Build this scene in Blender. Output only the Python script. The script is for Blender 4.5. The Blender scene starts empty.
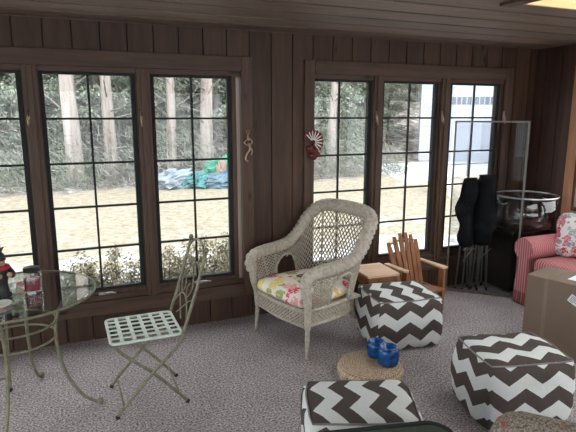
import bpy, math, random
from mathutils import Vector, Matrix, noise
PI = math.pi
rnd = random.Random(7)
scene = bpy.context.scene
COL = scene.collection
V = Vector

# ------------------------------------------------------------------ mesh helpers
class MB:
    def __init__(s): s.v = []; s.f = []; s.uv = {}; s.mi = []
    def add(s, vs, fs, mi=0):
        n = len(s.v); s.v += [tuple(p) for p in vs]
        s.f += [tuple(i + n for i in f) for f in fs]; s.mi += [mi] * len(fs); return s
    def box(s, a, b, M=None):
        x0, y0, z0 = a; x1, y1, z1 = b
        vs = [(x0,y0,z0),(x1,y0,z0),(x1,y1,z0),(x0,y1,z0),(x0,y0,z1),(x1,y0,z1),(x1,y1,z1),(x0,y1,z1)]
        if M: vs = [M @ V(p) for p in vs]
        return s.add(vs, [(0,3,2,1),(4,5,6,7),(0,1,5,4),(1,2,6,5),(2,3,7,6),(3,0,4,7)])
    def tube(s, pts, r, n=8, closed=False, caps=True, flat=None):
        pts = [V(p) for p in pts]; m = len(pts)
        rr = r if isinstance(r, (list, tuple)) else [r] * m
        vs = []; up = None
        for i, p in enumerate(pts):
            if closed: t = pts[(i+1) % m] - pts[i-1]
            else: t = pts[min(i+1, m-1)] - pts[max(i-1, 0)]
            if t.length < 1e-9: t = V((0,0,1))
            t.normalize()
            if up is None:
                up = V((0,0,1)) if abs(t.z) < .9 else V((1,0,0))
            a = t.cross(up)
            if a.length < 1e-6: a = t.cross(V((.3,1,.2)))
            a.normalize(); b = a.cross(t).normalized(); up = b
            for k in range(n):
                an = 2*PI*k/n
                q = a*math.cos(an)*rr[i] + b*math.sin(an)*rr[i]*(flat if flat else 1)
                vs.append(p + q)
        fs = []
        for i in range(m if closed else m-1):
            j = (i+1) % m
            for k in range(n):
                l = (k+1) % n
                fs.append((i*n+k, i*n+l, j*n+l, j*n+k))
        if caps and not closed:
            fs.append(tuple(range(n-1, -1, -1))); fs.append(tuple((m-1)*n+k for k in range(n)))
        return s.add(vs, fs)
    def lathe(s, prof, c=(0,0,0), n=24, sx=1, sy=1):
        vs = []; fs = []
        for r, z in prof:
            for k in range(n):
                a = 2*PI*k/n; vs.append((c[0]+r*math.cos(a)*sx, c[1]+r*math.sin(a)*sy, c[2]+z))
        for i in range(len(prof)-1):
            for k in range(n):
                l = (k+1) % n; fs.append((i*n+k, i*n+l, (i+1)*n+l, (i+1)*n+k))
        if prof[0][0] > 1e-5: fs.append(tuple(range(n-1, -1, -1)))
        if prof[-1][0] > 1e-5: fs.append(tuple((len(prof)-1)*n+k for k in range(n)))
        return s.add(vs, fs)
    def blob(s, c, rad, n=16, m=10, fn=None):
        vs = []; fs = []
        for i in range(m+1):
            th = PI*i/m
            for k in range(n):
                ph = 2*PI*k/n
                d = V((math.sin(th)*math.cos(ph), math.sin(th)*math.sin(ph), -math.cos(th)))
                q = fn(d) if fn else 1
                vs.append((c[0]+d.x*rad[0]*q, c[1]+d.y*rad[1]*q, c[2]+d.z*rad[2]*q))
        for i in range(m):
            for k in range(n):
                l = (k+1) % n; fs.append((i*n+k, i*n+l, (i+1)*n+l, (i+1)*n+k))
        return s.add(vs, fs)
    def build(s, name, mat, parent=None, smooth=False, bevel=0, sub=0, loc=None, rot=None):
        me = bpy.data.meshes.new(name); me.from_pydata(s.v, [], s.f); me.update()
        mats = mat if isinstance(mat, (list, tuple)) else [mat]
        for m in mats: me.materials.append(m)
        if len(mats) > 1:
            for p, i in zip(me.polygons, s.mi): p.material_index = i
        if smooth:
            for p in me.polygons: p.use_smooth = True
        o = bpy.data.objects.new(name, me); COL.objects.link(o)
        if parent: o.parent = parent
        if loc: o.location = loc
        if rot: o.rotation_euler = rot
        if bevel:
            b = o.modifiers.new('b', 'BEVEL'); b.width = bevel; b.segments = 2; b.limit_method = 'ANGLE'
        if sub:
            b = o.modifiers.new('s', 'SUBSURF'); b.levels = sub; b.render_levels = sub
        return o

def catmull(pts, k=6, closed=False):
    pts = [V(p) for p in pts]; out = []; m = len(pts)
    for i in range(m if closed else m-1):
        p0 = pts[i-1] if (closed or i > 0) else pts[0]*2-pts[1]
        p1 = pts[i]; p2 = pts[(i+1) % m]
        p3 = pts[(i+2) % m] if (closed or i+2 < m) else p2*2-p1
        for j in range(k):
            t = j/k
            out.append(.5*((2*p1)+(p2-p0)*t+(2*p0-5*p1+4*p2-p3)*t*t+(3*p1-p0-3*p2+p3)*t**3))
    if not closed: out.append(pts[-1])
    return out
def arc(c, r, a0, a1, n=12, ax='xz'):
    out = []
    for i in range(n+1):
        a = math.radians(a0+(a1-a0)*i/n); p = [c[0], c[1], c[2]]
        p['xyz'.index(ax[0])] += r*math.cos(a); p['xyz'.index(ax[1])] += r*math.sin(a); out.append(tuple(p))
    return out

def tag(o, label, cat, group=None, kind=None):
    o['label'] = label; o['category'] = cat
    if group: o['group'] = group
    if kind: o['kind'] = kind
    return o
def struct(o): o['kind'] = 'structure'; return o
def empty(name, loc=(0,0,0), rz=0, label=None, cat=None, group=None):
    o = bpy.data.objects.new(name, None); COL.objects.link(o); o.empty_display_size = .1
    o.location = loc; o.rotation_euler = (0, 0, rz)
    if label: tag(o, label, cat, group)
    return o
def dup(root, loc, rz, label=None, scale=None):
    r = root.copy(); COL.objects.link(r); r.location = loc; r.rotation_euler = (0, 0, rz)
    if scale: r.scale = scale
    if label: r['label'] = label
    for ch in list(root.children):
        c = ch.copy(); COL.objects.link(c); c.parent = r
        for g in list(ch.children):
            d = g.copy(); COL.objects.link(d); d.parent = c
    return r

# ------------------------------------------------------------------ materials
def newmat(name):
    m = bpy.data.materials.new(name); m.use_nodes = True
    nt = m.node_tree; b = nt.nodes['Principled BSDF']; return m, nt, b
def N(nt, t, **kw):
    n = nt.nodes.new(t)
    for k, v in kw.items():
        if k.startswith('i_'): n.inputs[int(k[2:])].default_value = v
        else: setattr(n, k, v)
    return n
def math_(nt, op, a, b=None, c=None):
    n = N(nt, 'ShaderNodeMath', operation=op)
    for i, x in enumerate((a, b, c)):
        if x is None: continue
        if isinstance(x, (int, float)): n.inputs[i].default_value = x
        else: nt.links.new(x, n.inputs[i])
    return n.outputs[0]
def coords(nt, scale=(1,1,1), rot=(0,0,0), src='Object'):
    tc = N(nt, 'ShaderNodeTexCoord'); mp = N(nt, 'ShaderNodeMapping')
    mp.inputs['Scale'].default_value = scale; mp.inputs['Rotation'].default_value = rot
    nt.links.new(tc.outputs[src], mp.inputs[0]); return mp.outputs[0]
def ramp(nt, fac, stops, interp='LINEAR'):
    r = N(nt, 'ShaderNodeValToRGB'); cr = r.color_ramp; cr.interpolation = interp
    while len(cr.elements) < len(stops): cr.elements.new(.5)
    for e, (p, c) in zip(cr.elements, stops):
        e.position = p; e.color = tuple(c) + (1,) if len(c) == 3 else c
    nt.links.new(fac, r.inputs[0]); return r.outputs[0]
def noise_(nt, vec, scale, detail=3, rough=.5):
    n = N(nt, 'ShaderNodeTexNoise'); n.inputs['Scale'].default_value = scale
    n.inputs['Detail'].default_value = detail; n.inputs['Roughness'].default_value = rough
    nt.links.new(vec, n.inputs['Vector']); return n.outputs[0]
def mix(nt, fac, a, b, mode='MIX'):
    n = N(nt, 'ShaderNodeMix', data_type='RGBA', blend_type=mode)
    for idx, x in ((0, fac), (6, a), (7, b)):
        if isinstance(x, (int, float)): n.inputs[idx].default_value = x
        elif isinstance(x, tuple): n.inputs[idx].default_value = x + (1,) if len(x) == 3 else x
        else: nt.links.new(x, n.inputs[idx])
    return n.outputs[2]
def bump(nt, b, h, strength=.3, dist=.01):
    n = N(nt, 'ShaderNodeBump'); n.inputs['Strength'].default_value = strength; n.inputs['Distance'].default_value = dist
    nt.links.new(h, n.inputs['Height']); nt.links.new(n.outputs[0], b.inputs['Normal'])

def simple(name, col, rough=.6, metal=0, var=.15, scale=20, spec=.4, bmp=0):
    m, nt, b = newmat(name); c = coords(nt)
    n = noise_(nt, c, scale, 4)
    d = tuple(x*(1-var) for x in col); l = tuple(min(1, x*(1+var)) for x in col)
    nt.links.new(ramp(nt, n, [(.3, d), (.7, l)]), b.inputs['Base Color'])
    b.inputs['Roughness'].default_value = rough; b.inputs['Metallic'].default_value = metal
    b.inputs['Specular IOR Level'].default_value = spec
    if bmp: bump(nt, b, n, bmp)
    return m
def wood(name, dark, light, axis='z', board=None, baxis='x', rough=.55, knots=True, gs=1.0):
    """grain runs along axis; per-board tone steps along baxis"""
    m, nt, b = newmat(name)
    st = {'x': (1.2, 16, 16), 'y': (16, 1.2, 16), 'z': (16, 16, 1.2)}[axis]
    c = coords(nt, tuple(q*gs for q in st))
    n1 = noise_(nt, c, 1.6, 6, .65); col = ramp(nt, n1, [(.25, dark), (.75, light)])
    if knots:
        st2 = {'x': (1.6, 5, 5), 'y': (5, 1.6, 5), 'z': (5, 5, 1.6)}[axis]
        vo = N(nt, 'ShaderNodeTexVoronoi'); vo.inputs['Scale'].default_value = 1.1
        nt.links.new(coords(nt, st2), vo.inputs['Vector'])
        k = ramp(nt, vo.outputs['Distance'], [(.035, (.25,.22,.2)), (.10, (1,1,1))])
        col = mix(nt, 1.0, col, k, 'MULTIPLY')
    if board:
        sx = N(nt, 'ShaderNodeSeparateXYZ'); nt.links.new(coords(nt), sx.inputs[0])
        q = math_(nt, 'FLOOR', math_(nt, 'DIVIDE', math_(nt, 'SUBTRACT', sx.outputs['XYZ'.index(baxis.upper())], board[1]), board[0]))
        wn = N(nt, 'ShaderNodeTexWhiteNoise', noise_dimensions='1D'); nt.links.new(q, wn.inputs['W'])
        col = mix(nt, 1.0, col, ramp(nt, wn.outputs['Value'], [(0, (.78,.76,.76)), (1, (1.12,1.1,1.08))]), 'MULTIPLY')
    nt.links.new(col, b.inputs['Base Color'])
    b.inputs['Roughness'].default_value = rough; b.inputs['Specular IOR Level'].default_value = .3
    bump(nt, b, n1, .25, .004)
    return m
def glass_mat(name, tint=(1,1,1), ior=1.45, rough=0.0, refl=1.0, cond=0.0):
    m, nt, b = newmat(name); nt.nodes.remove(b)
    out = nt.nodes['Material Output']
    t = N(nt, 'ShaderNodeBsdfTransparent'); t.inputs[0].default_value = tint + (1,)
    g = N(nt, 'ShaderNodeBsdfGlossy'); g.inputs['Roughness'].default_value = rough
    ge = N(nt, 'ShaderNodeNewGeometry'); dt = N(nt, 'ShaderNodeVectorMath', operation='DOT_PRODUCT')
    nt.links.new(ge.outputs['Incoming'], dt.inputs[0]); nt.links.new(ge.outputs['Normal'], dt.inputs[1])
    f0 = ((ior-1)/(ior+1))**2; p5 = math_(nt, 'POWER', math_(nt, 'SUBTRACT', 1, math_(nt, 'ABSOLUTE', dt.outputs['Value'])), 5)
    fac = math_(nt, 'ADD', math_(nt, 'MULTIPLY', math_(nt, 'ADD', math_(nt, 'MULTIPLY', p5, 1-f0), f0), refl), cond)
    mx = N(nt, 'ShaderNodeMixShader'); nt.links.new(fac, mx.inputs[0])
    nt.links.new(t.outputs[0], mx.inputs[1]); nt.links.new(g.outputs[0], mx.inputs[2]); nt.links.new(mx.outputs[0], out.inputs[0])
    return m
def chevron_mat(name):
    m, nt, b = newmat(name)
    uv = N(nt, 'ShaderNodeUVMap'); sp = N(nt, 'ShaderNodeSeparateXYZ'); nt.links.new(uv.outputs[0], sp.inputs[0])
    zig = math_(nt, 'PINGPONG', math_(nt, 'DIVIDE', sp.outputs[0], .200), .5)
    s = math_(nt, 'ADD', math_(nt, 'DIVIDE', sp.outputs[1], .180), math_(nt, 'MULTIPLY', zig, .80))
    fr = math_(nt, 'FRACT', math_(nt, 'ADD', s, 10.15))
    col = mix(nt, math_(nt, 'GREATER_THAN', fr, .5), (.085, .069, .063), (.66, .68, .665))
    weave = noise_(nt, coords(nt), 260, 2)
    col = mix(nt, 1.0, col, ramp(nt, weave, [(.3, (.9,.9,.9)), (.7, (1.06,1.06,1.06))]), 'MULTIPLY')
    nt.links.new(col, b.inputs['Base Color']); b.inputs['Roughness'].default_value = .95
    b.inputs['Specular IOR Level'].default_value = .1
    bump(nt, b, noise_(nt, coords(nt), 9, 3), .35, .03)
    return m
def stripe_mat(name, axis, period=.025):
    m, nt, b = newmat(name); sp = N(nt, 'ShaderNodeSeparateXYZ'); nt.links.new(coords(nt), sp.inputs[0])
    f = math_(nt, 'FRACT', math_(nt, 'DIVIDE', math_(nt, 'ADD', sp.outputs['XYZ'.index(axis)], 10), period))
    col = ramp(nt, f, [(0, (.39,.10,.115)), (.5, (.39,.10,.115)), (.70, (.54,.33,.325)), (.84, (.54,.33,.325)), (1, (.39,.10,.115))])
    nt.links.new(col, b.inputs['Base Color']); b.inputs['Roughness'].default_value = .95; b.inputs['Specular IOR Level'].default_value = .1
    bump(nt, b, noise_(nt, coords(nt), 12, 3), .3, .02)
    return m
def floral_mat(name, base, cols, scale=9, thr=.42, seed=0):
    m, nt, b = newmat(name)
    c0 = coords(nt); nn = N(nt, 'ShaderNodeTexNoise'); nn.inputs['Scale'].default_value = scale*1.3; nt.links.new(c0, nn.inputs['Vector'])
    ad = N(nt, 'ShaderNodeVectorMath', operation='MULTIPLY_ADD'); nt.links.new(nn.outputs['Color'], ad.inputs[0])
    ad.inputs[1].default_value = (.11,)*3; nt.links.new(c0, ad.inputs[2])
    vo = N(nt, 'ShaderNodeTexVoronoi'); vo.inputs['Scale'].default_value = scale; nt.links.new(ad.outputs[0], vo.inputs['Vector'])
    sp = N(nt, 'ShaderNodeSeparateColor'); nt.links.new(vo.outputs['Color'], sp.inputs[0])
    n = len(cols); pick = ramp(nt, sp.outputs[0], [(i/n, c) for i, c in enumerate(cols)], 'CONSTANT')
    msk = math_(nt, 'LESS_THAN', vo.outputs['Distance'], thr)
    petal = math_(nt, 'GREATER_THAN', noise_(nt, c0, scale*6, 2), .40)
    col = mix(nt, math_(nt, 'MULTIPLY', msk, petal), base, pick)
    nt.links.new(col, b.inputs['Base Color']); b.inputs['Roughness'].default_value = .9; b.inputs['Specular IOR Level'].default_value = .1
    return m

M = {}
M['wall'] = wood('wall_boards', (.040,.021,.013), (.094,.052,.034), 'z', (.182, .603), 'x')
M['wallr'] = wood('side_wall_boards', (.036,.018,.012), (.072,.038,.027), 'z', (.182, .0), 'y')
M['ceil'] = wood('ceiling_boards', (.100,.067,.049), (.225,.160,.120), 'x', (.265, .0), 'y')
M['gap'] = simple('board_gap', (.02,.014,.012), .9)
M['trim'] = wood('window_casing', (.050,.028,.018), (.112,.065,.045), 'z', knots=True)
M['trimh'] = wood('window_casing_flat', (.050,.028,.018), (.112,.065,.045), 'x', knots=True)
M['trimr'] = wood('orange_casing', (.24,.115,.06), (.42,.21,.11), 'z')
M['sash'] = simple('window_sash', (.011,.013,.012), .75)
M['sashw'] = wood('window_sash_wood', (.05,.028,.019), (.105,.062,.044), 'z')
M['glass'] = glass_mat('window_glass', (.985,.99,.985), refl=.5)
M['well'] = wood('skylight_well', (.62,.42,.20), (.86,.64,.34), 'x')
M['chev'] = chevron_mat('chevron_fabric')
M['stx'] = stripe_mat('sofa_stripe_across', 'X'); M['sty'] = stripe_mat('sofa_stripe_along', 'Y')
M['floral'] = floral_mat('chair_cushion_print', (.80,.74,.66), [(.75,.12,.20), (.80,.62,.18), (.055,.045,.05), (.78,.70,.62), (.80,.36,.36), (.35,.40,.14), (.66,.10,.10), (.80,.45,.16)], 11, .50)
M['floral2'] = floral_mat('pillow_print', (.62,.60,.60), [(.45,.05,.08), (.22,.25,.28), (.50,.12,.15), (.56,.10,.14), (.3,.36,.32)], 17, .58)
M['iron'] = simple('sage_painted_iron', (.18,.175,.115), .5, .3, .25, 40)
M['ironl'] = simple('seat_slat_paint', (.55,.62,.55), .5, .1, .12, 30)
M['brass'] = simple('aged_brass', (.40,.29,.19), .4, .9, .2, 60)
M['metal'] = simple('grey_metal', (.42,.42,.40), .35, .8, .1, 30)
M['panelmetal'] = simple('panel_frame_metal', (.15,.14,.125), .45, .5, .1, 30)
M['black'] = simple('black_cloth', (.016,.016,.019), .9, 0, .3, 12, .1, .3)
M['blackp'] = simple('black_plastic', (.010,.010,.011), .5)
M['redwood'] = wood('chair_stain', (.17,.070,.032), (.36,.155,.072), 'z', knots=False)
M['redwoodx'] = wood('table_stain', (.46,.28,.18), (.72,.50,.34), 'x', knots=False)
M['dkcab'] = wood('dark_cabinet', (.018,.012,.010), (.035,.024,.02), 'x', knots=False, rough=.5)
M['tub'] = glass_mat('clear_tub', (.955,.955,.955), 1.45, .05, 1.2, .05)
M['panelglass'] = glass_mat('panel_screen', (.80,.81,.82), 1.4, .02, .35, .0)
M['tglass'] = glass_mat('table_glass', (.92,.96,.95), 1.5, .0, 1.6, .10)
M['jar'] = glass_mat('jar_glass', (.985,.985,.985), 1.4, .02, 1, .02)
M['wax'] = simple('red_wax', (.16,.012,.025), .3)
M['jute'] = None; M['box'] = None
M['blueg'] = simple('blue_glaze', (.006,.075,.26), .15, 0, .6, 30, .6, .3)
M['green'] = simple('dark_green_canvas', (.055,.07,.05), .85, 0, .2, 40)
M['greendk'] = simple('black_green_binding', (.012,.016,.013), .8)
M['orangecl'] = simple('rust_cloth', (.42,.17,.10), .9)
M['bluebk'] = simple('blue_cover', (.13,.15,.42), .5)
M['red'] = simple('red_cushion', (.40,.03,.05), .9)
M['redm'] = simple('red_tin', (.10,.016,.013), .5, .2, .3, 60)
M['whitem'] = simple('white_tin', (.70,.66,.62), .5)
M['skin'] = simple('tan_wood_paint', (.42,.25,.17), .6)
M['paper'] = simple('white_paper', (.72,.74,.76), .6, 0, .05)
M['ink'] = simple('label_ink', (.05,.05,.07), .6)
M['tape'] = simple('parcel_tape', (.23,.175,.135), .25, 0, .08)

def wicker_mat():
    m, nt, b = newmat('grey_wicker')
    n = noise_(nt, coords(nt), 50, 4)
    nt.links.new(ramp(nt, n, [(.3, (.34,.30,.24)), (.7, (.56,.505,.42))]), b.inputs['Base Color'])
    b.inputs['Roughness'].default_value = .8; bump(nt, b, noise_(nt, coords(nt), 160, 2), .5, .004); return m
M['wicker'] = wicker_mat()
def jute_mat():
    m, nt, b = newmat('braided_jute'); c = coords(nt); sp = N(nt, 'ShaderNodeSeparateXYZ'); nt.links.new(c, sp.inputs[0])
    ra = math_(nt, 'SQRT', math_(nt, 'ADD', math_(nt, 'MULTIPLY', sp.outputs[0], sp.outputs[0]), math_(nt, 'MULTIPLY', sp.outputs[1], sp.outputs[1])))
    at = math_(nt, 'ARCTAN2', sp.outputs[1], sp.outputs[0])
    w = math_(nt, 'SINE', math_(nt, 'MULTIPLY', ra, 2*PI/.017))
    w2 = math_(nt, 'SINE', math_(nt, 'ADD', math_(nt, 'MULTIPLY', at, 60), math_(nt, 'MULTIPLY', ra, 260)))
    h = math_(nt, 'ADD', w, w2); n = noise_(nt, c, 60, 3)
    hh = math_(nt, 'ADD', math_(nt, 'MULTIPLY', h, .14), n)
    nt.links.new(ramp(nt, hh, [(.2, (.24,.155,.095)), (.75, (.62,.475,.33))]), b.inputs['Base Color'])
    b.inputs['Roughness'].default_value = .9; bump(nt, b, h, .5, .004); return m
M['jute'] = jute_mat()
M['box'] = simple('cardboard', (.175,.125,.092), .85, 0, .05, 5)
def carpet_mat():
    m, nt, b = newmat('carpet'); c = coords(nt)
    n1 = noise_(nt, c, 85, 4, .7); n2 = noise_(nt, c, 5, 2)
    col = ramp(nt, n1, [(.36, (.06,.047,.046)), (.46, (.27,.235,.237)), (.56, (.41,.365,.37)), (.66, (.72,.66,.66))])
    col = mix(nt, 1.0, col, ramp(nt, n2, [(.3, (.92,.92,.92)), (.7, (1.06,1.06,1.06))]), 'MULTIPLY')
    nt.links.new(col, b.inputs['Base Color']); b.inputs['Roughness'].default_value = 1
    b.inputs['Specular IOR Level'].default_value = .05; bump(nt, b, n1, .6, .01); return m
M['carpet'] = carpet_mat()
def tweed_mat():
    m, nt, b = newmat('tweed'); c = coords(nt)
    n1 = noise_(nt, c, 120, 3, .7); n2 = noise_(nt, c, 6, 2)
    col = ramp(nt, n1, [(.35, (.06,.05,.045)), (.5, (.24,.20,.16)), (.65, (.38,.34,.28))])
    col = mix(nt, ramp(nt, n2, [(.60, (0,0,0)), (.66, (1,1,1))]), col, (.30,.07,.07))
    nt.links.new(col, b.inputs['Base Color']); b.inputs['Roughness'].default_value = 1; return m
M['tweed'] = tweed_mat()
def ground_mat():
    m, nt, b = newmat('yard_ground'); c = coords(nt); sp = N(nt, 'ShaderNodeSeparateXYZ'); nt.links.new(c, sp.inputs[0])
    X, Y = sp.outputs[0], sp.outputs[1]
    nb = noise_(nt, c, .9, 5, .6); nf = noise_(nt, coords(nt, (1, 1.6, 1)), 9, 6, .75)
    lawn = ramp(nt, nf, [(.34, (.19,.155,.11)), (.5, (.27,.24,.185)), (.66, (.35,.325,.275))])
    snow = (.50,.51,.53)
    # old snow lies close to the house, thinning out towards the lawn
    s1 = math_(nt, 'ADD', math_(nt, 'MULTIPLY', math_(nt, 'SUBTRACT', 8.3, Y), .35), math_(nt, 'MULTIPLY', math_(nt, 'SUBTRACT', noise_(nt, c, 2.5, 5, .7), .5), 3.0))
    col = mix(nt, ramp(nt, s1, [(.35, (0,0,0)), (.65, (1,1,1))]), lawn, snow)
    litter = ramp(nt, noise_(nt, c, 2.2, 6, .75), [(.36, (.08,.065,.055)), (.5, (.17,.15,.135)), (.58, (.30,.285,.28)), (.66, (.50,.51,.53))])
    e = math_(nt, 'ADD', math_(nt, 'SUBTRACT', Y, 11.5), math_(nt, 'MULTIPLY', math_(nt, 'SUBTRACT', nb, .5), 3.0))
    col = mix(nt, ramp(nt, e, [(0, (0,0,0)), (.6, (1,1,1))]), col, litter)
    # cleared snowy drive in front of the garage
    d1 = math_(nt, 'ADD', math_(nt, 'SUBTRACT', X, 7.6), math_(nt, 'MULTIPLY', math_(nt, 'SUBTRACT', nb, .5), 2.0))
    d2 = math_(nt, 'SUBTRACT', Y, 10.6)
    d3 = math_(nt, 'SUBTRACT', 14.5, Y)
    dr = math_(nt, 'MINIMUM', math_(nt, 'MINIMUM', d1, d2), d3)
    col = mix(nt, ramp(nt, dr, [(0, (0,0,0)), (.3, (1,1,1))]), col, (.48,.50,.53))
    nt.links.new(col, b.inputs['Base Color']); b.inputs['Roughness'].default_value = 1; b.inputs['Specular IOR Level'].default_value = .05
    bump(nt, b, nf, .5, .03); return m
M['ground'] = ground_mat()
M['bark'] = wood('bark_grey', (.12,.10,.09), (.30,.28,.265), 'z', knots=False, gs=.35)
M['barkp'] = wood('bark_pale', (.17,.13,.11), (.42,.385,.36), 'z', knots=False, gs=.3)
M['leafd'] = simple('needle_leaves', (.25,.285,.225), .8, 0, .5, 2)
M['leaft'] = simple('beech_leaves', (.28,.23,.15), .8, 0, .4, 2)
M['twig'] = simple('twigs', (.17,.155,.135), .9, 0, .6, 5)
def brush_mat():
    m, nt, b = newmat('brush_twigs'); c = coords(nt)
    a_ = ramp(nt, noise_(nt, c, 6, 4, .7), [(.3, (.06,.055,.05)), (.7, (.34,.32,.295))])
    g_ = ramp(nt, noise_(nt, c, 7, 4, .7), [(.3, (.07,.084,.064)), (.7, (.29,.315,.25))])
    nt.links.new(mix(nt, ramp(nt, noise_(nt, c, .8, 3), [(.40, (0,0,0)), (.56, (1,1,1))]), a_, g_), b.inputs['Base Color'])
    b.inputs['Roughness'].default_value = .9; b.inputs['Specular IOR Level'].default_value = .1; return m
M['brush'] = brush_mat()
M['shrub'] = simple('shrub_leaves', (.25,.225,.145), .8, 0, .4, 9)
M['siding'] = simple('white_siding', (.40,.42,.46), .6, 0, .02)
M['winblue'] = simple('garage_door_glass', (.10,.12,.15), .2)
M['roof'] = simple('shingles', (.25,.22,.2), .9)

# ------------------------------------------------------------------ room shell
FX0, FX1, FY0, FY1, H = -1.9, 4.32, -2.4, 4.0, 2.32
struct(MB().box((FX0-.14, FY0-.14, -.12), (FX1+.14, FY1+.14, 0)).build('floor', M['carpet']))

def boards(mb, gp, holes, u0, u1, z0, z1, step, phase, conv):
    """vertical boards between u0..u1 with rectangular holes; conv(u,d,z) maps to world, d = depth into the wall"""
    k = math.floor((u0-phase)/step); 
    while phase+k*step < u1:
        a, b = max(u0, phase+k*step), min(u1, phase+(k+1)*step); k += 1
        if b-a < 1e-4: continue
        cuts = sorted({a, b} | {q for h in holes for q in h[:2] if a < q < b})
        for i in range(len(cuts)-1):
            p, q = cuts[i], cuts[i+1]
            spans = [(z0, z1)]
            for (hx0, hx1, hz0, hz1) in holes:
                if hx0 < (p+q)/2 < hx1:
                    spans = [s for s0, s1 in spans for s in ((s0, min(s1, hz0)), (max(s0, hz1), s1)) if s[1]-s[0] > 1e-3]
            g0 = .004 if p == a else 0; g1 = .004 if q == b else 0
            for s0, s1 in spans:
                mb.box(*conv(p+g0, q-g1, 0, .022, s0, s1)); gp.box(*conv(p, q, .0225, .13, s0, s1+(.14 if s1 == H else 0)))
def cv_back(p, q, d0, d1, s0, s1): return ((p, FY1+d0, s0), (q, FY1+d1, s1))
def cv_right(p, q, d0, d1, s0, s1): return ((FX1+d0, p, s0), (FX1+d1, q, s1))
def cv_left(p, q, d0, d1, s0, s1): return ((FX0-d1, p, s0), (FX0-d0, q, s1))
def cv_rear(p, q, d0, d1, s0, s1): return ((p, FY0-d1, s0), (q, FY0-d0, s1))
def wall(name, mat, holes, u0, u1, conv):
    a, g = MB(), MB(); boards(a, g, holes, u0, u1, 0, H, .182, .603, conv)
    o = struct(a.build(name, mat)); g.build('wall_backing', M['gap'], o); return o
LG, RG = (-1.03, 1.30), (1.84, 3.97)         # rough openings of the two window banks
ZB, ZT = .25, 2.06
wall('wall_front', M['wall'], [(*LG, ZB, ZT), (*RG, ZB, ZT)], FX0-.13, FX1+.13, cv_back)
WR = [(1.95, 3.40)]
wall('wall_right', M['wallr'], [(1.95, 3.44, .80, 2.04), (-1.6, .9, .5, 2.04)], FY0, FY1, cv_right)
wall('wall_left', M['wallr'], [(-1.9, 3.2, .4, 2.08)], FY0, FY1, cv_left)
wall('wall_rear', M['wall'], [(-1.6, 4.1, .15, 2.14)], FX0-.13, FX1+.13, cv_rear)

# ceiling boards with the skylight opening
SK = (2.43, 4.05, .35, 2.45)
cb, cg = MB(), MB(); y = 3.71+.265*2
while y > FY0:
    a, b = max(FY0, y-.265), min(FY1, y)
    if b-a > 1e-3:
        for (p, q) in sorted([(a, b)] if not (a < SK[3] < b or a < SK[2] < b) else ([(a, SK[3]), (SK[3], b)] if a < SK[3] < b else [(a, SK[2]), (SK[2], b)])):
            spans = [(FX0, FX1)]
            if SK[2] < (p+q)/2 < SK[3]: spans = [(FX0, SK[0]), (SK[1], FX1)]
            for s0, s1 in spans:
                cb.box((s0, p+(.017 if p == a else 0), H), (s1, q-(.017 if q == b else 0), H+.02)); cg.box((s0, p, H+.0205), (s1, q, H+.14))
    y -= .265
ceil = struct(cb.build('ceiling', M['ceil'])); cg.build('ceiling_backing', M['gap'], ceil)
w = MB(); t = .02; z0, z1 = H-.0, H+.62
w.box((SK[0], SK[3]-t, z0+.001), (SK[1], SK[3], z1)); w.box((SK[0], SK[2], z0+.001), (SK[1], SK[2]+t, z1))
w.box((SK[0], SK[2]+t, z0+.001), (SK[0]+t, SK[3]-t, z1)); w.box((SK[1]-t, SK[2]+t, z0+.001), (SK[1], SK[3]-t, z1))
sky = empty('window_9'); struct(sky)
w.build('skylight_well', M['well'], sky)
MB().box((SK[0], SK[2], z1), (SK[1], SK[3], z1+.01)).build('pane', M['glass'], sky)
w = MB(); w.box((SK[0]-.09, SK[2]-.09, H-.018), (SK[0], SK[3]+.015, H)); w.build('casing', M['trim'], sky)

# window banks
VR = [.403, .710, 1.024, 1.343, 1.659, 1.960]
UW = {1: (-.884, -.311), 2: (-.145, .428), 3: (.595, 1.149), 4: (1.859, 2.417), 5: (2.579, 3.123), 6: (3.321, 3.858)}
def casing(name, op, u):
    ca = MB(); y0, y1 = FY1-.028, FY1+.02
    a, b = op
    ca.box((a-.045, y0, ZB-.05), (a+.045, y1, ZT+.065)); ca.box((b-.045, y0, ZB-.05), (b+.045, y1, ZT+.065))
    for i in range(len(u)-1):
        m = (u[i][1]+u[i+1][0])/2+.004; ca.box((m-.045, y0+.004, ZB), (m+.045, y1+.09, ZT)); ca.box((m-.019, y0-.010, ZB+.056), (m+.019, y0+.0035, ZT-.046))
    o = struct(ca.build(name, M['trim'], bevel=.004))
    h = MB(); h.box((a+.046, y0, ZT-.045), (b-.046, y1, ZT+.065)); h.box((a+.046, y0-.004, ZB-.05), (b-.046, y1, ZB+.055))
    h.box((a+.046, y0+.018, ZB+.056), (b-.046, FY1+.09, ZB+.10))
    h.build('casing_rail', M['trimh'], o, bevel=.004)
    jb = MB(); jb.box((a, FY1+.021, ZB), (a+.046, FY1+.13, ZT)); jb.build('jamb', M['trim'], o)
    jb = MB(); jb.box((b-.046, FY1+.021, ZB), (b, FY1+.13, ZT)); jb.build('jamb', M['trim'], o)
    c2 = MB(); c2.box((a+.046, FY1-.004, ZT-.08), (b-.046, FY1+.09, ZT-.046)); c2.build('head_jamb', M['trimh'], o)
    return o
casing('trim_1', LG, [UW[1], UW[2], UW[3]]); casing('trim_2', RG, [UW[4], UW[5], UW[6]])
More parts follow.
